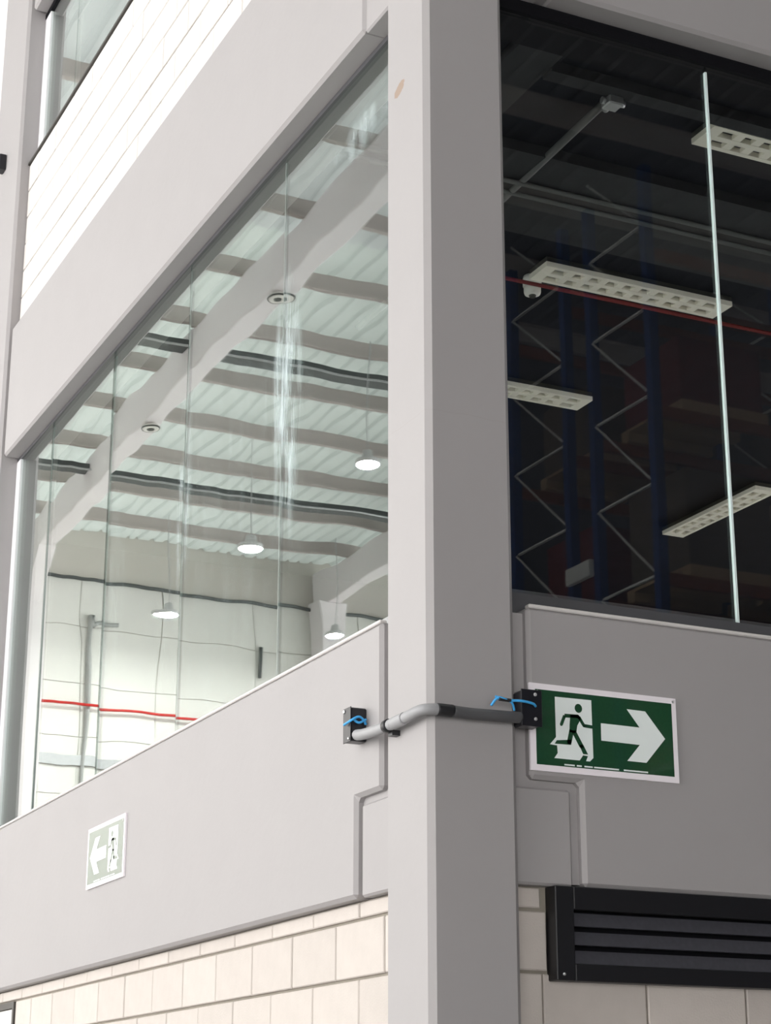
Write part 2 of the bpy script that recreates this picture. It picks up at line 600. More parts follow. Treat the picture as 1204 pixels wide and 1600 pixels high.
CORE = WF + 0.012
wl = struct(part('wall_left', 'mortar', None, (CORE, CORE + 0.18, CW, YF0, 0.0, Z_BOT)))
lay_blocks(wl, 'y', CW, YF0, 0.0, Z_BOT, 2.33, 0.907, holes=((5.22, YF0, 0.0, 2.33),))
wr = struct(part('wall_right', 'mortar', None, (CW, XR0, CORE, CORE + 0.18, 0.0, Z_BOT)))
lay_blocks(wr, 'x', CW, XR0, 0.0, Z_BOT, 2.318, 0.649, holes=((0.470, 1.72, 2.118, Z_BOT),))
wlu = struct(part('wall_left_upper', 'toplit_mortar', None, (CORE, CORE + 0.18, CW, YF0, Z_TOP, Z_SILL2 - 0.03)))
lay_blocks(wlu, 'y', CW, YF0, Z_TOP, Z_SILL2 - 0.03, 6.77, 0.72, mat='toplit_block')
wru = struct(part('wall_right_upper', 'toplit_mortar', None, (CW, XR0, CORE, CORE + 0.18, Z_TOP, Z_SILL2 - 0.03)))
lay_blocks(wru, 'x', CW, XR0, Z_TOP, Z_SILL2 - 0.03, 6.77, 0.65, mat='toplit_block')
struct(part('wall_left_parapet', 'rear_block', None, (WF, WF + 0.2, CW, YF0, Z_TOP2, Z_DECK)))
struct(part('wall_right_parapet', 'rear_block', None, (CW, X_END, WF, WF + 0.2, Z_TOP2, Z_DECK)))
struct(part('wall_right_rear', 'rear_block', None, (XR1, X_END, WF, WF + 0.2, 0.0, Z_TOP2)))


# ------------------------------------------------------------------ precast columns with corbels
def corbel(col, ax, s0, s1, z0, face):
    poly = [(s0, z0), (s1, z0), (s1, z0 + 0.322), (s0, z0 + 0.322)]
    m = MB()
    if ax == 'y':
        m.prism(poly, lambda a, b: (face, a, b), lambda a, b: (0.30, a, b))
    else:
        m.prism(poly, lambda a, b: (a, face, b), lambda a, b: (a, 0.30, b))
    return m.build('corbel', 'painted_concrete', col, bevel=0.008)


column = MB().box(0, CW, 0, CW, 0, Z_DECK).build('corner_column', 'painted_concrete_column', None, bevel=0.021)
tag(column, 'tall painted concrete corner column where the two glazed facades meet', 'column')
for z in (Z_BOT, Z_HEAD):
    corbel(column, 'y', CW - 0.01, 0.612, z, BF + 0.014)
    corbel(column, 'x', CW - 0.01, 0.553, z, BF + 0.014)
for z0, z1 in ((Z_BOT + 0.01, Z_SILL - 0.02), (Z_HEAD + 0.01, Z_TOP)):
    part('joint_fill', 'painted_concrete', column, (CW - 0.01, 0.60, BF + 0.032, 0.30, z0, z1))
    part('joint_fill', 'painted_concrete', column, (BF + 0.032, 0.30, CW - 0.01, 0.645, z0, z1))
far_col = MB().box(0, 0.4, YF0, YF1, 0, Z_DECK).build('facade_column', 'painted_concrete', None, bevel=0.02)
tag(far_col, 'wide concrete column at the far end of the left facade, cut by the frame', 'column')
r_col = MB().box(XR0, XR1, 0, CW, 0, Z_DECK).build('facade_column', 'painted_concrete', None, bevel=0.02)
tag(r_col, 'concrete column at the far end of the right facade, outside the frame', 'column')


# ------------------------------------------------------------------ precast spandrel beams, notched over the corbels
def beam(ax, e0, n0, s1, z0, z1, label):
    zc = z0 + 0.348
    poly = [(n0, z0), (s1, z0), (s1, z1), (e0, z1), (e0, zc), (n0, zc)]
    m = MB()
    if ax == 'y':
        m.prism(poly, lambda a, b: (BF, a, b), lambda a, b: (0.36, a, b))
    else:
        m.prism(poly, lambda a, b: (a, BF, b), lambda a, b: (a, 0.36, b))
    o = m.build('spandrel_beam', 'painted_concrete', None, bevel=0.014)
    return tag(o, label, 'beam')


beam('y', 0.43, 0.637, YF0 - 0.02, Z_BOT, Z_SILL, 'pale concrete spandrel beam below the left glazing, carrying the glare-washed exit sign')
beam('y', 0.43, 0.60, YF0 - 0.02, Z_HEAD, Z_TOP, 'pale concrete spandrel beam above the left glazing, under the bright block band')
beam('x', 0.392, 0.587, XR0 - 0.02, Z_BOT, Z_SILL, 'shaded concrete spandrel beam below the dark glazing, carrying the green exit sign')
beam('x', 0.392, 0.587, XR0 - 0.02, Z_HEAD, Z_TOP, 'shaded concrete spandrel beam above the dark right glazing')
b5 = MB().box(BF, 0.36, CW + 0.02, YF0 - 0.02, Z_HEAD2, Z_TOP2).build('spandrel_beam', 'painted_concrete', None, bevel=0.014)
tag(b5, 'topmost concrete spandrel beam, over the small upper left window', 'beam')
b6 = MB().box(CW + 0.02, XR0 - 0.02, BF, 0.36, Z_HEAD2, Z_TOP2).build('spandrel_beam', 'painted_concrete', None, bevel=0.014)
tag(b6, 'topmost concrete spandrel beam of the right facade, above the frame', 'beam')


# ------------------------------------------------------------------ windows
def pane(parent, ax, s0, s1, z0, z1, mat, turn=0.0, tip=0.0):
    t = 0.005
    m = MB()
    w = (s1 - s0) / 2
    if ax == 'y':
        m.box(-t, t, -w, w, 0, z1 - z0)
        pos = (GF, (s0 + s1) / 2, z0)
    else:
        m.box(-w, w, -t, t, 0, z1 - z0)
        pos = ((s0 + s1) / 2, GF + 0.01, z0)
    me = bpy.data.meshes.new('pane')
    me.from_pydata(m.v, [], m.f)
    me.materials.append(MATS[mat])
    o = place('pane', me, pos, parent)
    o.rotation_euler = (0, tip, turn) if ax == 'y' else (tip, 0, turn)
    return o


w1 = struct(empty('window_1', (GF, CW, Z_SILL)))
JY = [CW - 0.02, 1.65, 2.88, 4.11, 5.34, YF0]
TURN = (0.000, 0.0020, -0.0010, -0.0085, -0.0085)
TIP = (0.0, 0.0005, -0.001, -0.002, -0.001)
for k in range(5):
    pane(w1, 'y', JY[k] + 0.003, JY[k + 1] - 0.003, Z_SILL + 0.03, Z_HEAD - 0.02, 'glass_double', TURN[k], TIP[k])
for k in range(1, 5):
    part('joint_seal', 'clear_seal', w1, (GF - 0.004, GF + 0.004, JY[k] - 0.0025, JY[k] + 0.0025, Z_SILL + 0.05, Z_HEAD - 0.05))
part('sill_rail', 'aluminium_rail', w1, (GF - 0.02, GF + 0.02, CW, YF0, Z_SILL, Z_SILL + 0.06))
part('head_rail', 'aluminium_dark', w1, (GF - 0.012, GF + 0.018, CW, YF0, Z_HEAD - 0.022, Z_HEAD))
part('jamb_profile', 'aluminium_light', w1, (GF - 0.014, GF + 0.02, YF0 - 0.09, YF0, Z_SILL + 0.06, Z_HEAD - 0.022))

w2 = struct(empty('window_2', (CW, GF, Z_SILL)))
JX = [CW - 0.02, 1.355, 2.585, 3.815, 5.045, XR0]
for k in range(5):
    pane(w2, 'x', JX[k] + 0.005, JX[k + 1] - 0.005, Z_SILL + 0.03, Z_HEAD - 0.02, 'glass_single')
for k in range(1, 5):
    part('joint_seal', 'silicone', w2, (JX[k] - 0.0045, JX[k] + 0.0045, GF, GF + 0.014, Z_SILL + 0.075, Z_HEAD - 0.09))
part('sill_rail', 'aluminium_dark', w2, (CW, XR0, GF - 0.012, GF + 0.03, Z_SILL, Z_SILL + 0.075), (CW, XR0, GF + 0.045, GF + 0.06, Z_SILL, Z_SILL + 0.105))
part('head_rail', 'gasket', w2, (CW, XR0, GF - 0.005, GF + 0.03, Z_HEAD - 0.055, Z_HEAD), (CW, XR0, GF + 0.03, 0.372, Z_HEAD - 0.03, Z_HEAD))  # rear black box covers the inner soffit, standing in for its shade
part('jamb_profile', 'aluminium_dark', w2, (CW, CW + 0.03, GF - 0.005, GF + 0.03, Z_SILL + 0.075, Z_HEAD - 0.055))

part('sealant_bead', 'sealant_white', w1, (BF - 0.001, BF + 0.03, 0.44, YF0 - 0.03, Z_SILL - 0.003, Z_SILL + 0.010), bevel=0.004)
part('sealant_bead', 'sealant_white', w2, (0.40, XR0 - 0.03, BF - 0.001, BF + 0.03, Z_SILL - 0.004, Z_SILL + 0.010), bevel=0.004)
w3 = struct(empty('window_3', (GF, CW, Z_SILL2)))
for k in range(5):
    pane(w3, 'y', JY[k] + 0.003, JY[k + 1] - 0.003, Z_SILL2 + 0.02, Z_HEAD2 - 0.02, 'glass_double', (0.0, 0.001, 0.0, -0.002, -0.002)[k], 0)
part('head_rail', 'gasket', w3, (GF - 0.018, GF + 0.018, CW, YF0, Z_HEAD2 - 0.04, Z_HEAD2))
part('jamb_profile', 'aluminium_light', w3, (GF - 0.014, GF + 0.02, YF0 - 0.13, YF0, Z_SILL2, Z_HEAD2 - 0.04))
part('sill_flashing', 'flashing', w3, (BF + 0.038, GF + 0.06, CW, YF0, Z_SILL2 - 0.03, Z_SILL2 - 0.014))
w4 = struct(empty('window_4', (CW, GF, Z_SILL2)))
pane(w4, 'x', CW, XR0, Z_SILL2, Z_HEAD2 - 0.02, 'glass_single')

# door at the far end of the left block wall, its corner just in frame
d1 = struct(empty('door_1', (WF, 5.69, 0.0)))
part('door_leaf', 'door_paint', d1, (WF - 0.005, WF + 0.012, 5.26, YF0, 0.0, 2.285))
part('door_frame', 'flashing', d1, (WF - 0.012, WF + 0.012, 5.22, 5.252, 0.0, 2.325), (WF - 0.012, WF + 0.012, 5.252, YF0, 2.29, 2.325))

# ------------------------------------------------------------------ rooms behind the dark glazing
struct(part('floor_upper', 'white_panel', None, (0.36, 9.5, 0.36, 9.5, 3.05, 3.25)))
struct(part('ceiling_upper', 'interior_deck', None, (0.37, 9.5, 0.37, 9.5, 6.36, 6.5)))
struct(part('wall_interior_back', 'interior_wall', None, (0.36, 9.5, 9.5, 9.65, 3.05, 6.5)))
struct(part('wall_interior_side', 'interior_wall', None, (9.5, 9.65, 0.36, 9.65, 3.05, 3.5), (9.5, 9.65, 0.36, 9.65, 5.3, 6.5)))  # unseen gap between the strips, added so daylight reaches the ceiling fixtures
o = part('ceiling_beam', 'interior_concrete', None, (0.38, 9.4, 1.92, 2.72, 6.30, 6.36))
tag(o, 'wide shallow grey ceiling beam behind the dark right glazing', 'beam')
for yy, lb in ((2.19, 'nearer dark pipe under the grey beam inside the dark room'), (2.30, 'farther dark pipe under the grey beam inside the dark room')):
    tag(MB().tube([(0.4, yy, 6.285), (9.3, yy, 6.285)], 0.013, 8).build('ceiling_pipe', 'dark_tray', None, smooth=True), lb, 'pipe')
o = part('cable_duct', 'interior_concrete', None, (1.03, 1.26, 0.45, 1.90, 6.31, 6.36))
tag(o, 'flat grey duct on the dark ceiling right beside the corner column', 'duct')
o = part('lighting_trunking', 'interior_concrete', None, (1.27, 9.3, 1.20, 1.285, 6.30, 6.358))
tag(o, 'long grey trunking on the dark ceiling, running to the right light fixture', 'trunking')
cd = MB().tube([(1.67, 1.34, 6.335), (1.67, 2.75, 6.28), (1.67, 4.2, 6.28)], 0.02, 8).build('ceiling_conduit', 'interior_pale', None, smooth=True)
tag(cd, 'thin pale conduit crossing the dark ceiling from its junction box', 'conduit')
jb = empty('ceiling_junction_box', (1.66, 1.30, 6.24), 'small pale junction box on the dark ceiling where trunking meets conduit', 'box')
part('box_body', 'galvanised', jb, (1.62, 1.70, 1.26, 1.34, 6.26, 6.31), bevel=0.006)
for dx, dy in ((-0.06, 0.0), (0.06, -0.01), (0.0, 0.07)):
    MB().tube([(1.66 + dx * 0.5, 1.30 + dy * 0.5, 6.285), (1.66 + dx, 1.30 + dy, 6.285)], 0.018, 8).build('gland', 'galvanised', jb, smooth=True)
rp = MB().tube([(2.0, 3.06, 6.2), (9.3, 3.02, 6.2)], 0.012, 8).build('sprinkler_pipe', 'dull_red_pipe', None, smooth=True)
tag(rp, 'thin red sprinkler pipe under the dark ceiling, beside the middle light fixture', 'pipe')


def fixture(x0, x1, y0, y1, along, label, z=6.30):
    """open louvre fluorescent fixture: housing, side reflectors, cross blades, tubes (unlit)"""
    L, W = (x1 - x0, y1 - y0) if along == 'x' else (y1 - y0, x1 - x0)
    e = empty('light_fixture', ((x0 + x1) / 2, (y0 + y1) / 2, z), label, 'light fixture', 'louvre light fixtures in the dark room')

    def P(name, mat, a0, a1, b0, b1, c0, c1):
        if along == 'x':
            return part(name, mat, e, (x0 + a0, x0 + a1, y0 + b0, y0 + b1, z + c0, z + c1))
        return part(name, mat, e, (x0 + b0, x0 + b1, y0 + a0, y0 + a1, z + c0, z + c1))
    P('housing', 'fixture_dark', 0.002, L - 0.002, 0.002, W - 0.002, 0.028, 0.06)
    P('side_rail', 'fixture_white', 0, L, 0, 0.028, 0, 0.03)
    P('side_rail', 'fixture_white', 0, L, W - 0.028, W, 0, 0.03)
    P('centre_rail', 'fixture_white', 0.07, L - 0.07, W / 2 - 0.018, W / 2 + 0.018, 0, 0.03)
    P('end_plate', 'fixture_white', 0, 0.07, 0.028, W - 0.028, 0, 0.03)
    P('end_plate', 'fixture_white', L - 0.07, L, 0.028, W - 0.028, 0, 0.03)
    for r in (W * 0.27, W * 0.73):
        P('tube', 'detector_white', 0.03, L - 0.03, r - 0.008, r + 0.008, 0.022, 0.0279)
    n = 10
    for i in range(1, n):
        a = 0.07 + (L - 0.14) * i / n
        P('louvre_blade', 'fixture_white', a - 0.024, a + 0.024, 0.028, W - 0.028, 0.002, 0.027)
    return e


fixture(2.29, 3.56, 3.00, 3.20, 'x', 'unlit louvre light fixture beside the round smoke detector, middle of the dark glazing')
fixture(2.24, 3.51, 1.29, 1.49, 'x', 'unlit louvre light fixture at the upper right edge of the dark glazing')
fixture(2.34, 3.61, 4.66, 4.86, 'x', 'unlit louvre light fixture beginning behind the column edge, lower left of the dark glazing')
fixture(5.68, 5.88, 5.68, 6.95, 'y', 'unlit louvre light fixture turned crosswise, lower right of the dark glazing')
sd = empty('smoke_detector', (2.35, 3.27, 6.24), 'white round smoke detector on the dark ceiling beside the middle fixture', 'detector')
MB().lathe([(0.03, 0.0), (0.045, 0.006), (0.05, 0.02), (0.05, 0.05), (0.042, 0.06)], (2.35, 3.27, 6.24)).build('cover', 'detector_white', sd, smooth=True)
MB().lathe([(0.018, -0.012), (0.022, 0.0), (0.022, 0.004)], (2.35, 3.27, 6.24), 14).build('sensing_head', 'fixture_dark', sd, smooth=True)
MB().lathe([(0.055, 0.058), (0.055, 0.10), (0.05, 0.12)], (2.35, 3.27, 6.24)).build('base', 'detector_white', sd, smooth=True)


# ------------------------------------------------------------------ exit signs
def thick_line(pts, w):
    out = []
    for (a0, b0), (a1, b1) in zip(pts[:-1], pts[1:]):
        d = Vector((a1 - a0, b1 - b0))
        n = Vector((-d.y, d.x)).normalized() * w / 2
        ring = [(a0 + n.x, b0 + n.y), (a0 - n.x, b0 - n.y)]
        ring += [(a1 - n.x, b1 - n.y)]
        for k in range(1, 6):
            t = math.atan2(-n.y, -n.x) + math.pi * k / 6
            ring.append((a1 + math.cos(t) * w / 2, b1 + math.sin(t) * w / 2))
        ring += [(a1 + n.x, b1 + n.y)]
        out.append(ring)
    return out


def exit_sign(ax, s0, z0, label):
    fz = BF - 0.0005                   # plate back touches the beam face

    def mk(name, mat, polys, d0, d1, par):
        m = MB()
        for poly in polys:
            if ax == 'x':
                m.prism(poly, lambda a, b: (s0 + a, fz - d0, z0 + b), lambda a, b: (s0 + a, fz - d1, z0 + b))
            else:
                m.prism(poly, lambda a, b: (fz - d0, s0 + a, z0 + b), lambda a, b: (fz - d1, s0 + a, z0 + b))
        return m.build(name, mat, par)
    loc = (s0 + 0.295, fz, z0) if ax == 'x' else (fz, s0 + 0.295, z0)
    e = empty('exit_sign', loc, label, 'sign', 'running-man exit signs')
    plate = mk('plate', 'sign_white', [[(0.0, 0.0), (0.588, 0.0), (0.588, 0.298), (0.0, 0.298)]], 0, 0.010, e)
    field = mk('green_field', 'sign_green', [[(0.0225, 0.0212), (0.569, 0.0212), (0.569, 0.278), (0.0225, 0.277)]], 0.010, 0.0108, e)
    mk('doorway', 'sign_pale', [[(0.0983, 0.2573), (0.2419, 0.2588), (0.2429, 0.0595), (0.2293, 0.0465), (0.214, 0.0465), (0.222, 0.064), (0.203, 0.0655), (0.1885, 0.0465), (0.09, 0.0467), (0.104, 0.0652), (0.1021, 0.0908), (0.0743, 0.0922), (0.0987, 0.1188)]], 0.0108, 0.0116, field)
    mk('arrow', 'sign_pale', [[(0.384, 0.2416), (0.4588, 0.2405), (0.5363, 0.1505), (0.4555, 0.0605), (0.3785, 0.061), (0.4315, 0.1205), (0.2773, 0.1225), (0.2775, 0.1825), (0.4335, 0.1815)]], 0.0108, 0.0116, field)
    man = []
    man += thick_line([(0.1342, 0.1954), (0.1859, 0.1975)], 0.0125)
    man += thick_line([(0.1342, 0.1954), (0.1207, 0.1642)], 0.0115)
    man += [[(0.157, 0.2015), (0.190, 0.2025), (0.198, 0.190), (0.183, 0.165), (0.1785, 0.140), (0.152, 0.140), (0.153, 0.165)]]
    man += thick_line([(0.1902, 0.1959), (0.2094, 0.1676), (0.2405, 0.1657)], 0.0115)
    man += thick_line([(0.1605, 0.1479), (0.1501, 0.1065)], 0.0175)
    man += [[(0.157, 0.1145), (0.157, 0.097), (0.0925, 0.0955), (0.101, 0.108)]]
    man += thick_line([(0.1677, 0.1462), (0.197, 0.096)], 0.0165)
    man += [[(0.1885, 0.0985), (0.2035, 0.1025), (0.222, 0.0695), (0.203, 0.0695)]]
    man += [[(0.1896 + 0.0145 * math.cos(t), 0.2255 + 0.0155 * math.sin(t)) for t in [2 * math.pi * k / 18 for k in range(18)]]]
    mk('running_man', 'sign_green', man, 0.0116, 0.0122, field)
    bars = []
    for a, b in ((0.1286, 0.1689), (0.1771, 0.196), (0.2068, 0.2395), (0.2449, 0.3437), (0.363, 0.4605)):
        bars.append([(a, 0.0252), (b, 0.0252), (b, 0.0302), (a, 0.0302)])
    mk('small_print', 'sign_pale', bars, 0.0108, 0.0114, field)
    for a, b in ((0.030, 0.269), (0.575, 0.285)):
        ring = [(a + 0.005 * math.cos(t), b + 0.005 * math.sin(t)) for t in [2 * math.pi * k / 10 for k in range(10)]]
        mk('screw', 'screw_steel', [ring], 0.010, 0.0125, plate)
    return e


exit_sign('x', 0.388, 2.768, 'green running-man exit sign with white arrow pointing right, on the shaded beam')
exit_sign('y', 3.215, 2.772, 'glare-washed running-man exit sign with arrow pointing left, on the pale left beam')

# ------------------------------------------------------------------ louvre over the right block wall
lv = empty('vent_louvre', (1.08, BF, 2.092), 'black metal vent louvre with sloping slats, set into the block wall under the beam', 'louvre')
LX0, LX1, LZ0, LZ1 = 0.471, 1.72, 2.090, 2.394
part('frame_side', 'black_enamel', lv, (LX0, LX0 + 0.07, BF - 0.006, CORE, LZ0, LZ1), bevel=0.003)
part('frame_side', 'black_enamel', lv, (LX1 - 0.07, LX1, BF - 0.006, CORE, LZ0, LZ1), bevel=0.003)
part('frame_head', 'black_enamel', lv, (LX0 + 0.07, LX1 - 0.07, BF - 0.006, CORE, LZ1 - 0.075, LZ1), bevel=0.003)
part('frame_sill', 'black_enamel', lv, (LX0 + 0.07, LX1 - 0.07, BF - 0.006, CORE, LZ0, LZ0 + 0.055), bevel=0.003)
part('back_plate', 'gasket', lv, (LX0 + 0.07, LX1 - 0.07, CORE - 0.006, CORE, LZ0 + 0.055, LZ1 - 0.075))
for k in range(3):
    zz = LZ0 + 0.056 + 0.0605 * k
    MB().prism([(BF + 0.004, zz), (BF + 0.018, zz + 0.043), (BF + 0.024, zz + 0.041), (BF + 0.010, zz - 0.002)],
               lambda a, b: (LX0 + 0.07, a, b), lambda a, b: (LX1 - 0.07, a, b)).build('slat', 'lit_slat_enamel', lv)
ring = MB().lathe([(0.005, 0), (0.005, 0.004), (0.003, 0.006)], (0, 0, 0), 10)
ring.v = [(LX0 + 0.025 + x, BF - 0.006 - z, LZ0 + 0.02 + y) for x, y, z in ring.v]
ring.build('screw', 'screw_steel', lv)


# ------------------------------------------------------------------ junction boxes and the conduit round the column
def screw_at(parent, p, axis, r=0.006):
    m = MB().lathe([(r, 0), (r, 0.003), (r * 0.6, 0.005)], (0, 0, 0), 10)
    if axis == 'y':
        m.v = [(p[0] + x, p[1] - z, p[2] + y) for x, y, z in m.v]
    else:
        m.v = [(p[0] - z, p[1] + x, p[2] + y) for x, y, z in m.v]
    m.build('screw', 'screw_steel', parent)


jl = empty('junction_box', (0.0, 0.57, 2.925), 'small black junction box with blue wires on the pale left beam', 'box', 'black boxes at the conduit ends')
part('box_body', 'black_plastic', jl, (-0.03, BF, 0.545, 0.603, 2.925, 3.045), bevel=0.004)
lid_l = part('box_lid', 'black_plastic', jl, (-0.034, -0.03, 0.543, 0.605, 2.923, 3.047), bevel=0.001)
screw_at(lid_l, (-0.034, 0.594, 3.036), 'x', 0.007)
screw_at(lid_l, (-0.034, 0.554, 2.934), 'x', 0.005)
MB().tube(smooth_path([(-0.044, 0.575, 2.985), (-0.035, 0.53, 2.995), (-0.01, 0.525, 3.008), (0.012, 0.53, 2.998), (0.022, 0.535, 2.985)]), 0.0045, 8).build('blue_wire', 'blue_wire', jl, smooth=True)
MB().tube(smooth_path([(-0.03, 0.535, 3.002), (-0.008, 0.528, 2.988), (0.02, 0.53, 3.002)]), 0.0045, 8).build('blue_wire', 'blue_wire', jl, smooth=True)
MB().tube(smooth_path([(-0.005, 0.54, 2.945), (0.015, 0.53, 2.935), (0.026, 0.54, 2.945)]), 0.003, 8).build('blue_wire', 'blue_wire', jl, smooth=True)
jr = empty('junction_box', (0.357, -0.02, 2.90), 'black junction box with blue wire between column and green exit sign', 'box', 'black boxes at the conduit ends')
part('box_body', 'black_plastic', jr, (0.322, 0.396, -0.042, 0.018, 2.902, 3.022), bevel=0.006)
lid_r = part('box_lid', 'black_plastic', jr, (0.320, 0.398, -0.046, -0.042, 2.900, 3.024), bevel=0.001)
screw_at(lid_r, (0.372, -0.046, 3.008), 'y', 0.006)
screw_at(lid_r, (0.372, -0.046, 2.925), 'y', 0.006)
MB().tube(smooth_path([(0.205, -0.045, 2.955), (0.222, -0.058, 2.978), (0.26, -0.06, 2.975), (0.31, -0.066, 2.976), (0.352, -0.064, 2.972), (0.368, -0.055, 2.966)]), 0.0045, 8).build('blue_wire', 'blue_wire', jr, smooth=True)
MB().tube(smooth_path([(0.215, -0.055, 2.985), (0.24, -0.064, 2.979), (0.275, -0.06, 2.968), (0.29, -0.05, 2.945)]), 0.0038, 8).build('blue_wire', 'blue_wire', jr, smooth=True)
MB().tube(smooth_path([(0.226, -0.06, 2.9765), (0.27, -0.062, 2.9745)]), 0.0062, 8).build('wire_tape', 'black_tape', jr, smooth=True)

cpath = smooth_path([(-0.012, 0.535, 2.945), (-0.032, 0.44, 2.928), (-0.038, 0.30, 2.918), (-0.037, 0.17, 2.918), (-0.036, 0.07, 2.921), (-0.036, 0.012, 2.923),
                     (-0.026, -0.026, 2.924), (0.01, -0.037, 2.925), (0.06, -0.036, 2.925), (0.14, -0.035, 2.923), (0.24, -0.036, 2.925), (0.322, -0.03, 2.928)], 10)
cr = 0.0185
co = empty('flexible_conduit', (0.0, 0.0, 2.91), 'grey flexible conduit bent round the corner column between two black boxes', 'conduit')
# corrugated hose: radius swells and narrows along the run
dense = []
for a, b in zip(cpath[:-1], cpath[1:]):
    dense += [a, a.lerp(b, 0.5)]
dense.append(cpath[-1])
MB().tube(dense, [cr + (0.0008 if k % 2 else -0.0008) for k in range(len(dense))], 14).build('hose', 'conduit_grey', co, smooth=True)


def sleeve(name, i0, i1, r, mat):
    MB().tube(cpath[i0:i1], r, 14).build(name, mat, co, smooth=True)


sleeve('tape_wrap', 70, 82, cr + 0.0026, 'black_tape')
sleeve('shaded_hose', 81, 111, cr + 0.0012, 'hose_shade')  # same hose darkened past the corner: its shade put into the colour
sleeve('clamp_ring', 24, 27, cr + 0.004, 'black_tape')
sleeve('coupling', 28, 37, cr + 0.0022, 'conduit_grey')
part('clamp_foot', 'black_tape', co, (-0.03, 0.0, 0.215, 0.245, 2.884, 2.902))
# small dark box on the far column
o = part('sensor_box', 'black_plastic', None, (-0.05, 0.0, 6.53, 6.62, 8.10, 8.22), bevel=0.006)
tag(o, 'tiny dark sensor box on the far left column, beside the upper window', 'sensor')

# ------------------------------------------------------------------ hall roof, mirrored in the left glazing
MIR = 2 * GF                     # a thing seen at x' in the mirror stands at MIR - x'
RAFT = [MIR - 5.12 - 0.30, MIR - 11.36 - 0.30, MIR - 17.6 - 0.30]
raft_label = ('concrete roof rafter nearest the left facade, mirrored across the left glazing',
              'second concrete roof rafter, mirrored low beside the corner column',
              'third concrete roof rafter at the open side of the hall')
for k, x in enumerate(RAFT):
    m = MB().box(x, x + 0.30, Y_BACK, Y_END - 0.03, 11.42, 12.02)
    o = m.build('roof_rafter', 'roof_concrete', None, bevel=0.015)
    tag(o, raft_label[k], 'beam', 'rafters of the hall roof')
    c = empty('hall_column', (x + 0.15, Y_END - 0.25, 0), ('pale column at the far wall under the nearest rafter, mirrored at the left edge', 'column at the far wall under the second rafter', 'column at the far wall under the third rafter')[k], 'column')
    part('shaft', 'roof_concrete', c, (x - 0.15, x + 0.40, Y_END - 0.48, Y_END - 0.03, 0, 11.42), bevel=0.015)
    if k == 0:
        MB().prism([(Y_END - 1.5, 11.42), (Y_END - 0.48, 11.42), (Y_END - 0.48, 10.7)], lambda a, b: (x - 0.02, a, b), lambda a, b: (x + 0.32, a, b)).build('haunch', 'roof_concrete', c)
    for yy in (Y_BACK + 0.3,):
        part('shaft', 'roof_concrete', c, (x - 0.1, x + 0.40, yy, yy + 0.5, 0, 11.42))
ORD = ['first', 'second', 'third', 'fourth', 'fifth', 'sixth', 'seventh', 'eighth', 'ninth', 'tenth', 'eleventh', 'twelfth', 'thirteenth', 'fourteenth', 'fifteenth', 'sixteenth', 'seventeenth', 'eighteenth', 'nineteenth',
       'twentieth', 'twenty-first', 'twenty-second', 'twenty-third', 'twenty-fourth', 'twenty-fifth']
PUR = [Y_END - 1.4 - 1.78 * k for k in range(24)]
for k, y in enumerate(PUR):
    if y < Y_BACK + 0.2:
        break
    x1 = 0.03 if y > 0.5 else X_END
    # Z-purlin: web and two lips
    m = MB().prism([(y - 0.075, 12.0), (y - 0.075, 12.03), (y - 0.008, 12.03), (y - 0.008, 12.25), (y + 0.075, 12.25), (y + 0.075, 12.235), (y + 0.008, 12.235), (y + 0.008, 12.0)],
                   lambda a, b: (X_OPEN, a, b), lambda a, b: (x1, a, b))
    m2 = m.build('roof_purlin', 'purlin_paint', None)
    tag(m2, 'painted roof purlin under the corrugated deck, %s from the far wall' % ORD[k], 'purlin', 'purlins of the hall roof')
for yy, lb in ((17.1, 'dark cable tray under the hall roof, nearer one in the mirrored view'), (22.6, 'dark cable tray under the hall roof, farther one near the far wall')):
    t = empty('cable_tray', (-9, yy, 11.78), lb, 'cable tray', 'cable trays under the hall roof')
    part('tray_bottom', 'dark_tray', t, (X_OPEN, 0.0, yy, yy + 0.26, 11.78, 11.79))
    part('tray_side', 'dark_tray', t, (X_OPEN, 0.0, yy - 0.012, yy, 11.78, 11.87))
    part('tray_side', 'dark_tray', t, (X_OPEN, 0.0, yy + 0.26, yy + 0.272, 11.78, 11.87))
    MB().tube([(X_OPEN, yy - 0.1, 11.74), (0.0, yy - 0.1, 11.74)], 0.018, 8).build('cable', 'galvanised', t, smooth=True)


def bay_lamp(x, y, z, label, lit=True):
    e = empty('high_bay_lamp', (x, y, z), label, 'lamp', 'round high-bay lamps of the hall')
    if not lit:
        MB().lathe([(0.125, 0.0), (0.135, 0.015), (0.11, 0.06), (0.05, 0.09)], (x, y, z)).build('housing', 'detector_white', e, smooth=True)
        MB().lathe([(0.145, 0.004), (0.150, 0.012), (0.145, 0.022)], (x, y, z), 24).build('rim', 'fixture_dark', e, smooth=True)
        MB().lathe([(0.05, -0.01), (0.055, -0.001)], (x, y, z), 14).build('lens', 'fixture_dark', e, smooth=True)
        return e
    MB().lathe([(0.20, 0.0), (0.215, 0.02), (0.20, 0.06), (0.10, 0.09), (0.08, 0.20), (0.03, 0.22)], (x, y, z)).build('housing', 'lamp_housing' if lit else 'fixture_dark', e, smooth=True)
    MB().lathe([(0.17, -0.012), (0.19, -0.002)], (x, y, z)).build('diffuser', 'lamp_glow' if lit else 'detector_white', e, smooth=True)
    MB().tube([(x, y, z + 0.2), (x, y, 12.0)], 0.008, 6).build('cord', 'galvanised', e)
    return e


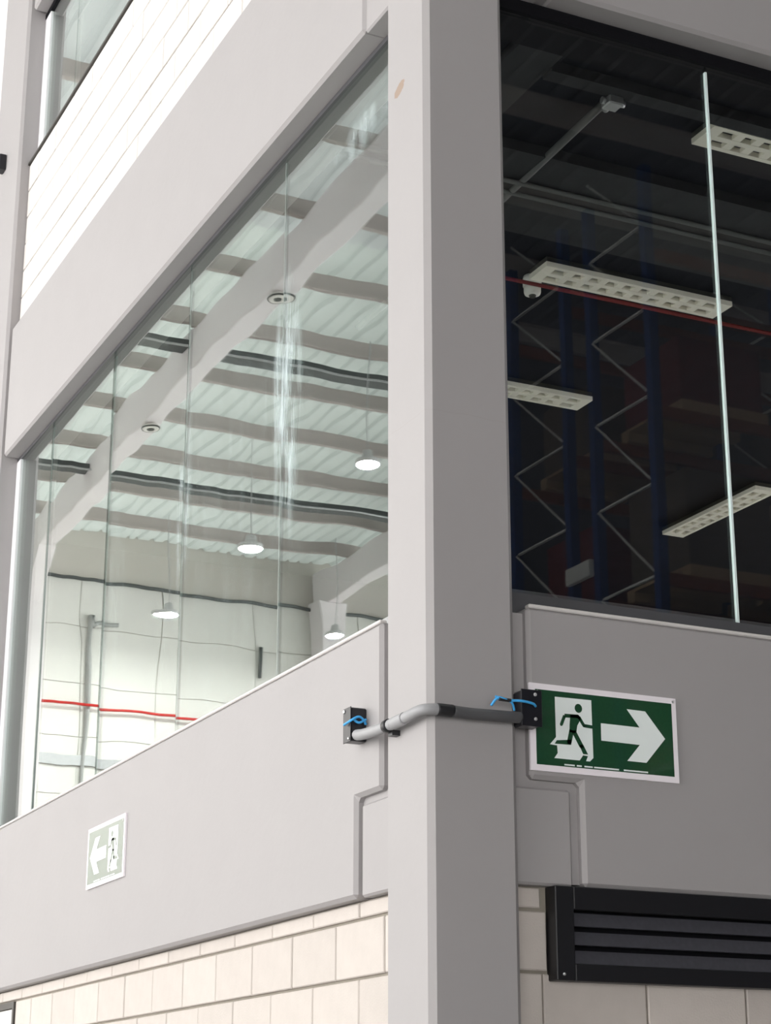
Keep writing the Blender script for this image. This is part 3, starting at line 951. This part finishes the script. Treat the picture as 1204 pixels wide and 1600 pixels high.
bay_lamp(MIR - 7.39, 16.3, 10.2, 'glowing round lamp mirrored next to the column edge')
bay_lamp(MIR - 7.47, 20.5, 10.2, 'glowing round lamp mirrored twice at a pane joint')
bay_lamp(MIR - 7.49, 24.8, 10.2, 'glowing round lamp mirrored before the pale far wall')
bay_lamp(MIR - 10.69, 24.8, 10.2, 'glowing round lamp mirrored just above the left beam')
bay_lamp(MIR - 5.25, 14.2, 11.33, 'unlit round lamp with dark rim under the nearest rafter, nearer one', False)
bay_lamp(MIR - 5.25, 19.2, 11.33, 'unlit round lamp with dark rim under the nearest rafter, farther one', False)

# pipes on the far wall
o = MB().tube([(X_OPEN, Y_END - 0.15, 8.95), (0.0, Y_END - 0.15, 8.95)], 0.026, 10).build('fire_pipe', 'red_pipe', None, smooth=True)
tag(o, 'thin red fire pipe along the far wall, mirrored low in the left glazing', 'pipe')
o = MB().tube([(X_OPEN, Y_END - 0.10, 11.30), (0.0, Y_END - 0.10, 11.30)], 0.035, 10).build('wall_pipe', 'dark_tray', None, smooth=True)
tag(o, 'dark pipe along the top of the far wall, mirrored under the roof', 'pipe')
xv = MIR - 6.50
o = MB().tube(smooth_path([(xv, Y_END - 0.06, 0.0), (xv, Y_END - 0.06, 5.0), (xv, Y_END - 0.06, 10.2), (xv - 0.06, Y_END - 0.06, 10.46), (xv - 0.3, Y_END - 0.06, 10.53), (xv - 0.9, Y_END - 0.06, 10.53)], 6), 0.04, 10).build('drain_pipe', 'pipe_grey', None, smooth=True)
tag(o, 'grey upright pipe bent over at the top on the far wall, mirrored at left', 'pipe')
o = part('wall_girt', 'galvanised', None, (X_OPEN, 0.0, Y_END - 0.06, Y_END, 7.87, 8.05))
tag(o, 'grey horizontal rail across the pale far wall, mirrored at lower left', 'rail')
o = MB().tube([(MIR - 10.31, Y_END - 0.08, 9.9), (MIR - 10.31, Y_END - 0.08, 10.5)], 0.04, 8).build('pipe_stub', 'dark_tray', None, smooth=True)
tag(o, 'short dark pipe stub on the far wall, mirrored above the left beam', 'pipe')


# ------------------------------------------------------------------ pallet racks behind the photographer, mirrored in the dark glazing
def rack(y0, y1, label, seed):
    x0 = 7.0
    e = empty('pallet_rack', (x0, (y0 + y1) / 2, 0), label, 'pallet rack', 'tall blue pallet racks mirrored in the dark glazing')
    for k, xx in enumerate((x0, x0 + 2.8, x0 + 5.6)):
        for yy in (y0, y1):
            part('upright', 'rack_blue', e, (xx, xx + 0.10, yy - 0.05, yy + 0.05, 0, 11.0))
        z, i = 0.25, 0
        while z < 10.4:
            part('brace', 'rack_brace', e, (xx + 0.03, xx + 0.06, y0 + 0.05, y1 - 0.05, z - 0.010, z + 0.010))
            MB().tube([(xx + 0.02, y1 - 0.05 if i % 1 == 0 else y0, z + 0.02), (xx + 0.02, y0 + 0.05, z + 0.90)], 0.012, 6).build('brace', 'rack_brace', e)
            z += 0.92
            i += 1
    for z in (1.6, 3.3, 5.0, 6.7, 8.4, 10.1):
        for k, xx in enumerate((x0 + 0.1, x0 + 2.9)):
            for yy in (y0, y1):
                part('shelf_beam', 'rack_orange', e, (xx, xx + 2.7, yy - 0.03, yy + 0.03, z - 0.12, z))
    return e


rack(-9.77, -8.70, 'blue pallet rack mirrored in the dark glazing, the row nearer the facade', 1)
rack(-11.44, -10.29, 'blue pallet rack mirrored in the dark glazing, the row behind the nearer rack', 2)
o = part('rack_sign', 'rack_brace', None, (6.93, 6.985, -10.26, -9.80, 6.95, 7.12))
tag(o, 'small pale plate joining the two blue racks', 'plate')
rnd = random.Random(3)
carton_spots = [(7.4, -9.25, 5.0, 'carton_green', 0.9), (8.5, -9.25, 5.0, 'carton_red', 0.8), (7.4, -9.25, 6.7, 'carton_brown', 1.0), (8.6, -9.25, 6.7, 'carton_brown', 0.7),
                (10.2, -9.25, 5.0, 'carton_brown', 0.9), (11.4, -9.25, 6.7, 'carton_red', 0.8), (7.4, -10.9, 6.7, 'carton_red', 0.9), (8.6, -10.9, 5.0, 'carton_green', 0.8),
                (10.2, -10.9, 8.4, 'carton_brown', 0.9), (11.4, -10.9, 6.7, 'carton_brown', 0.8), (7.4, -10.9, 8.4, 'carton_brown', 0.8), (7.4, -9.25, 8.4, 'carton_red', 0.7)]
for k, (x, y, z, mt, h) in enumerate(carton_spots):
    colr = mt.split('_')[1]
    lvl = {5.0: 'lower', 6.7: 'middle', 8.4: 'upper'}[z]
    row = 'nearer' if y > -10 else 'rear'
    pl = empty('pallet_load', (x + 0.5, y, z), '%s carton, %s shelf of the %s blue rack, %s' % (colr, lvl, row, ('end nearest the aisle', 'inner half of first bay', 'second bay', 'inner half of second bay')[0 if x < 8 else 1 if x < 9.5 else 2 if x < 11 else 3]), 'pallet load', 'loaded pallets on the racks')
    part('carton', mt, pl, (x, x + 1.0, y - 0.5, y + 0.5, z + 0.13, z + 0.13 + h), bevel=0.01)
    part('pallet', 'pallet_wood', pl, (x - 0.02, x + 1.02, y - 0.55, y + 0.55, z + 0.10, z + 0.13), (x - 0.02, x + 1.02, y - 0.55, y - 0.42, z, z + 0.10), (x - 0.02, x + 1.02, y - 0.06, y + 0.06, z, z + 0.10), (x - 0.02, x + 1.02, y + 0.42, y + 0.55, z, z + 0.10))
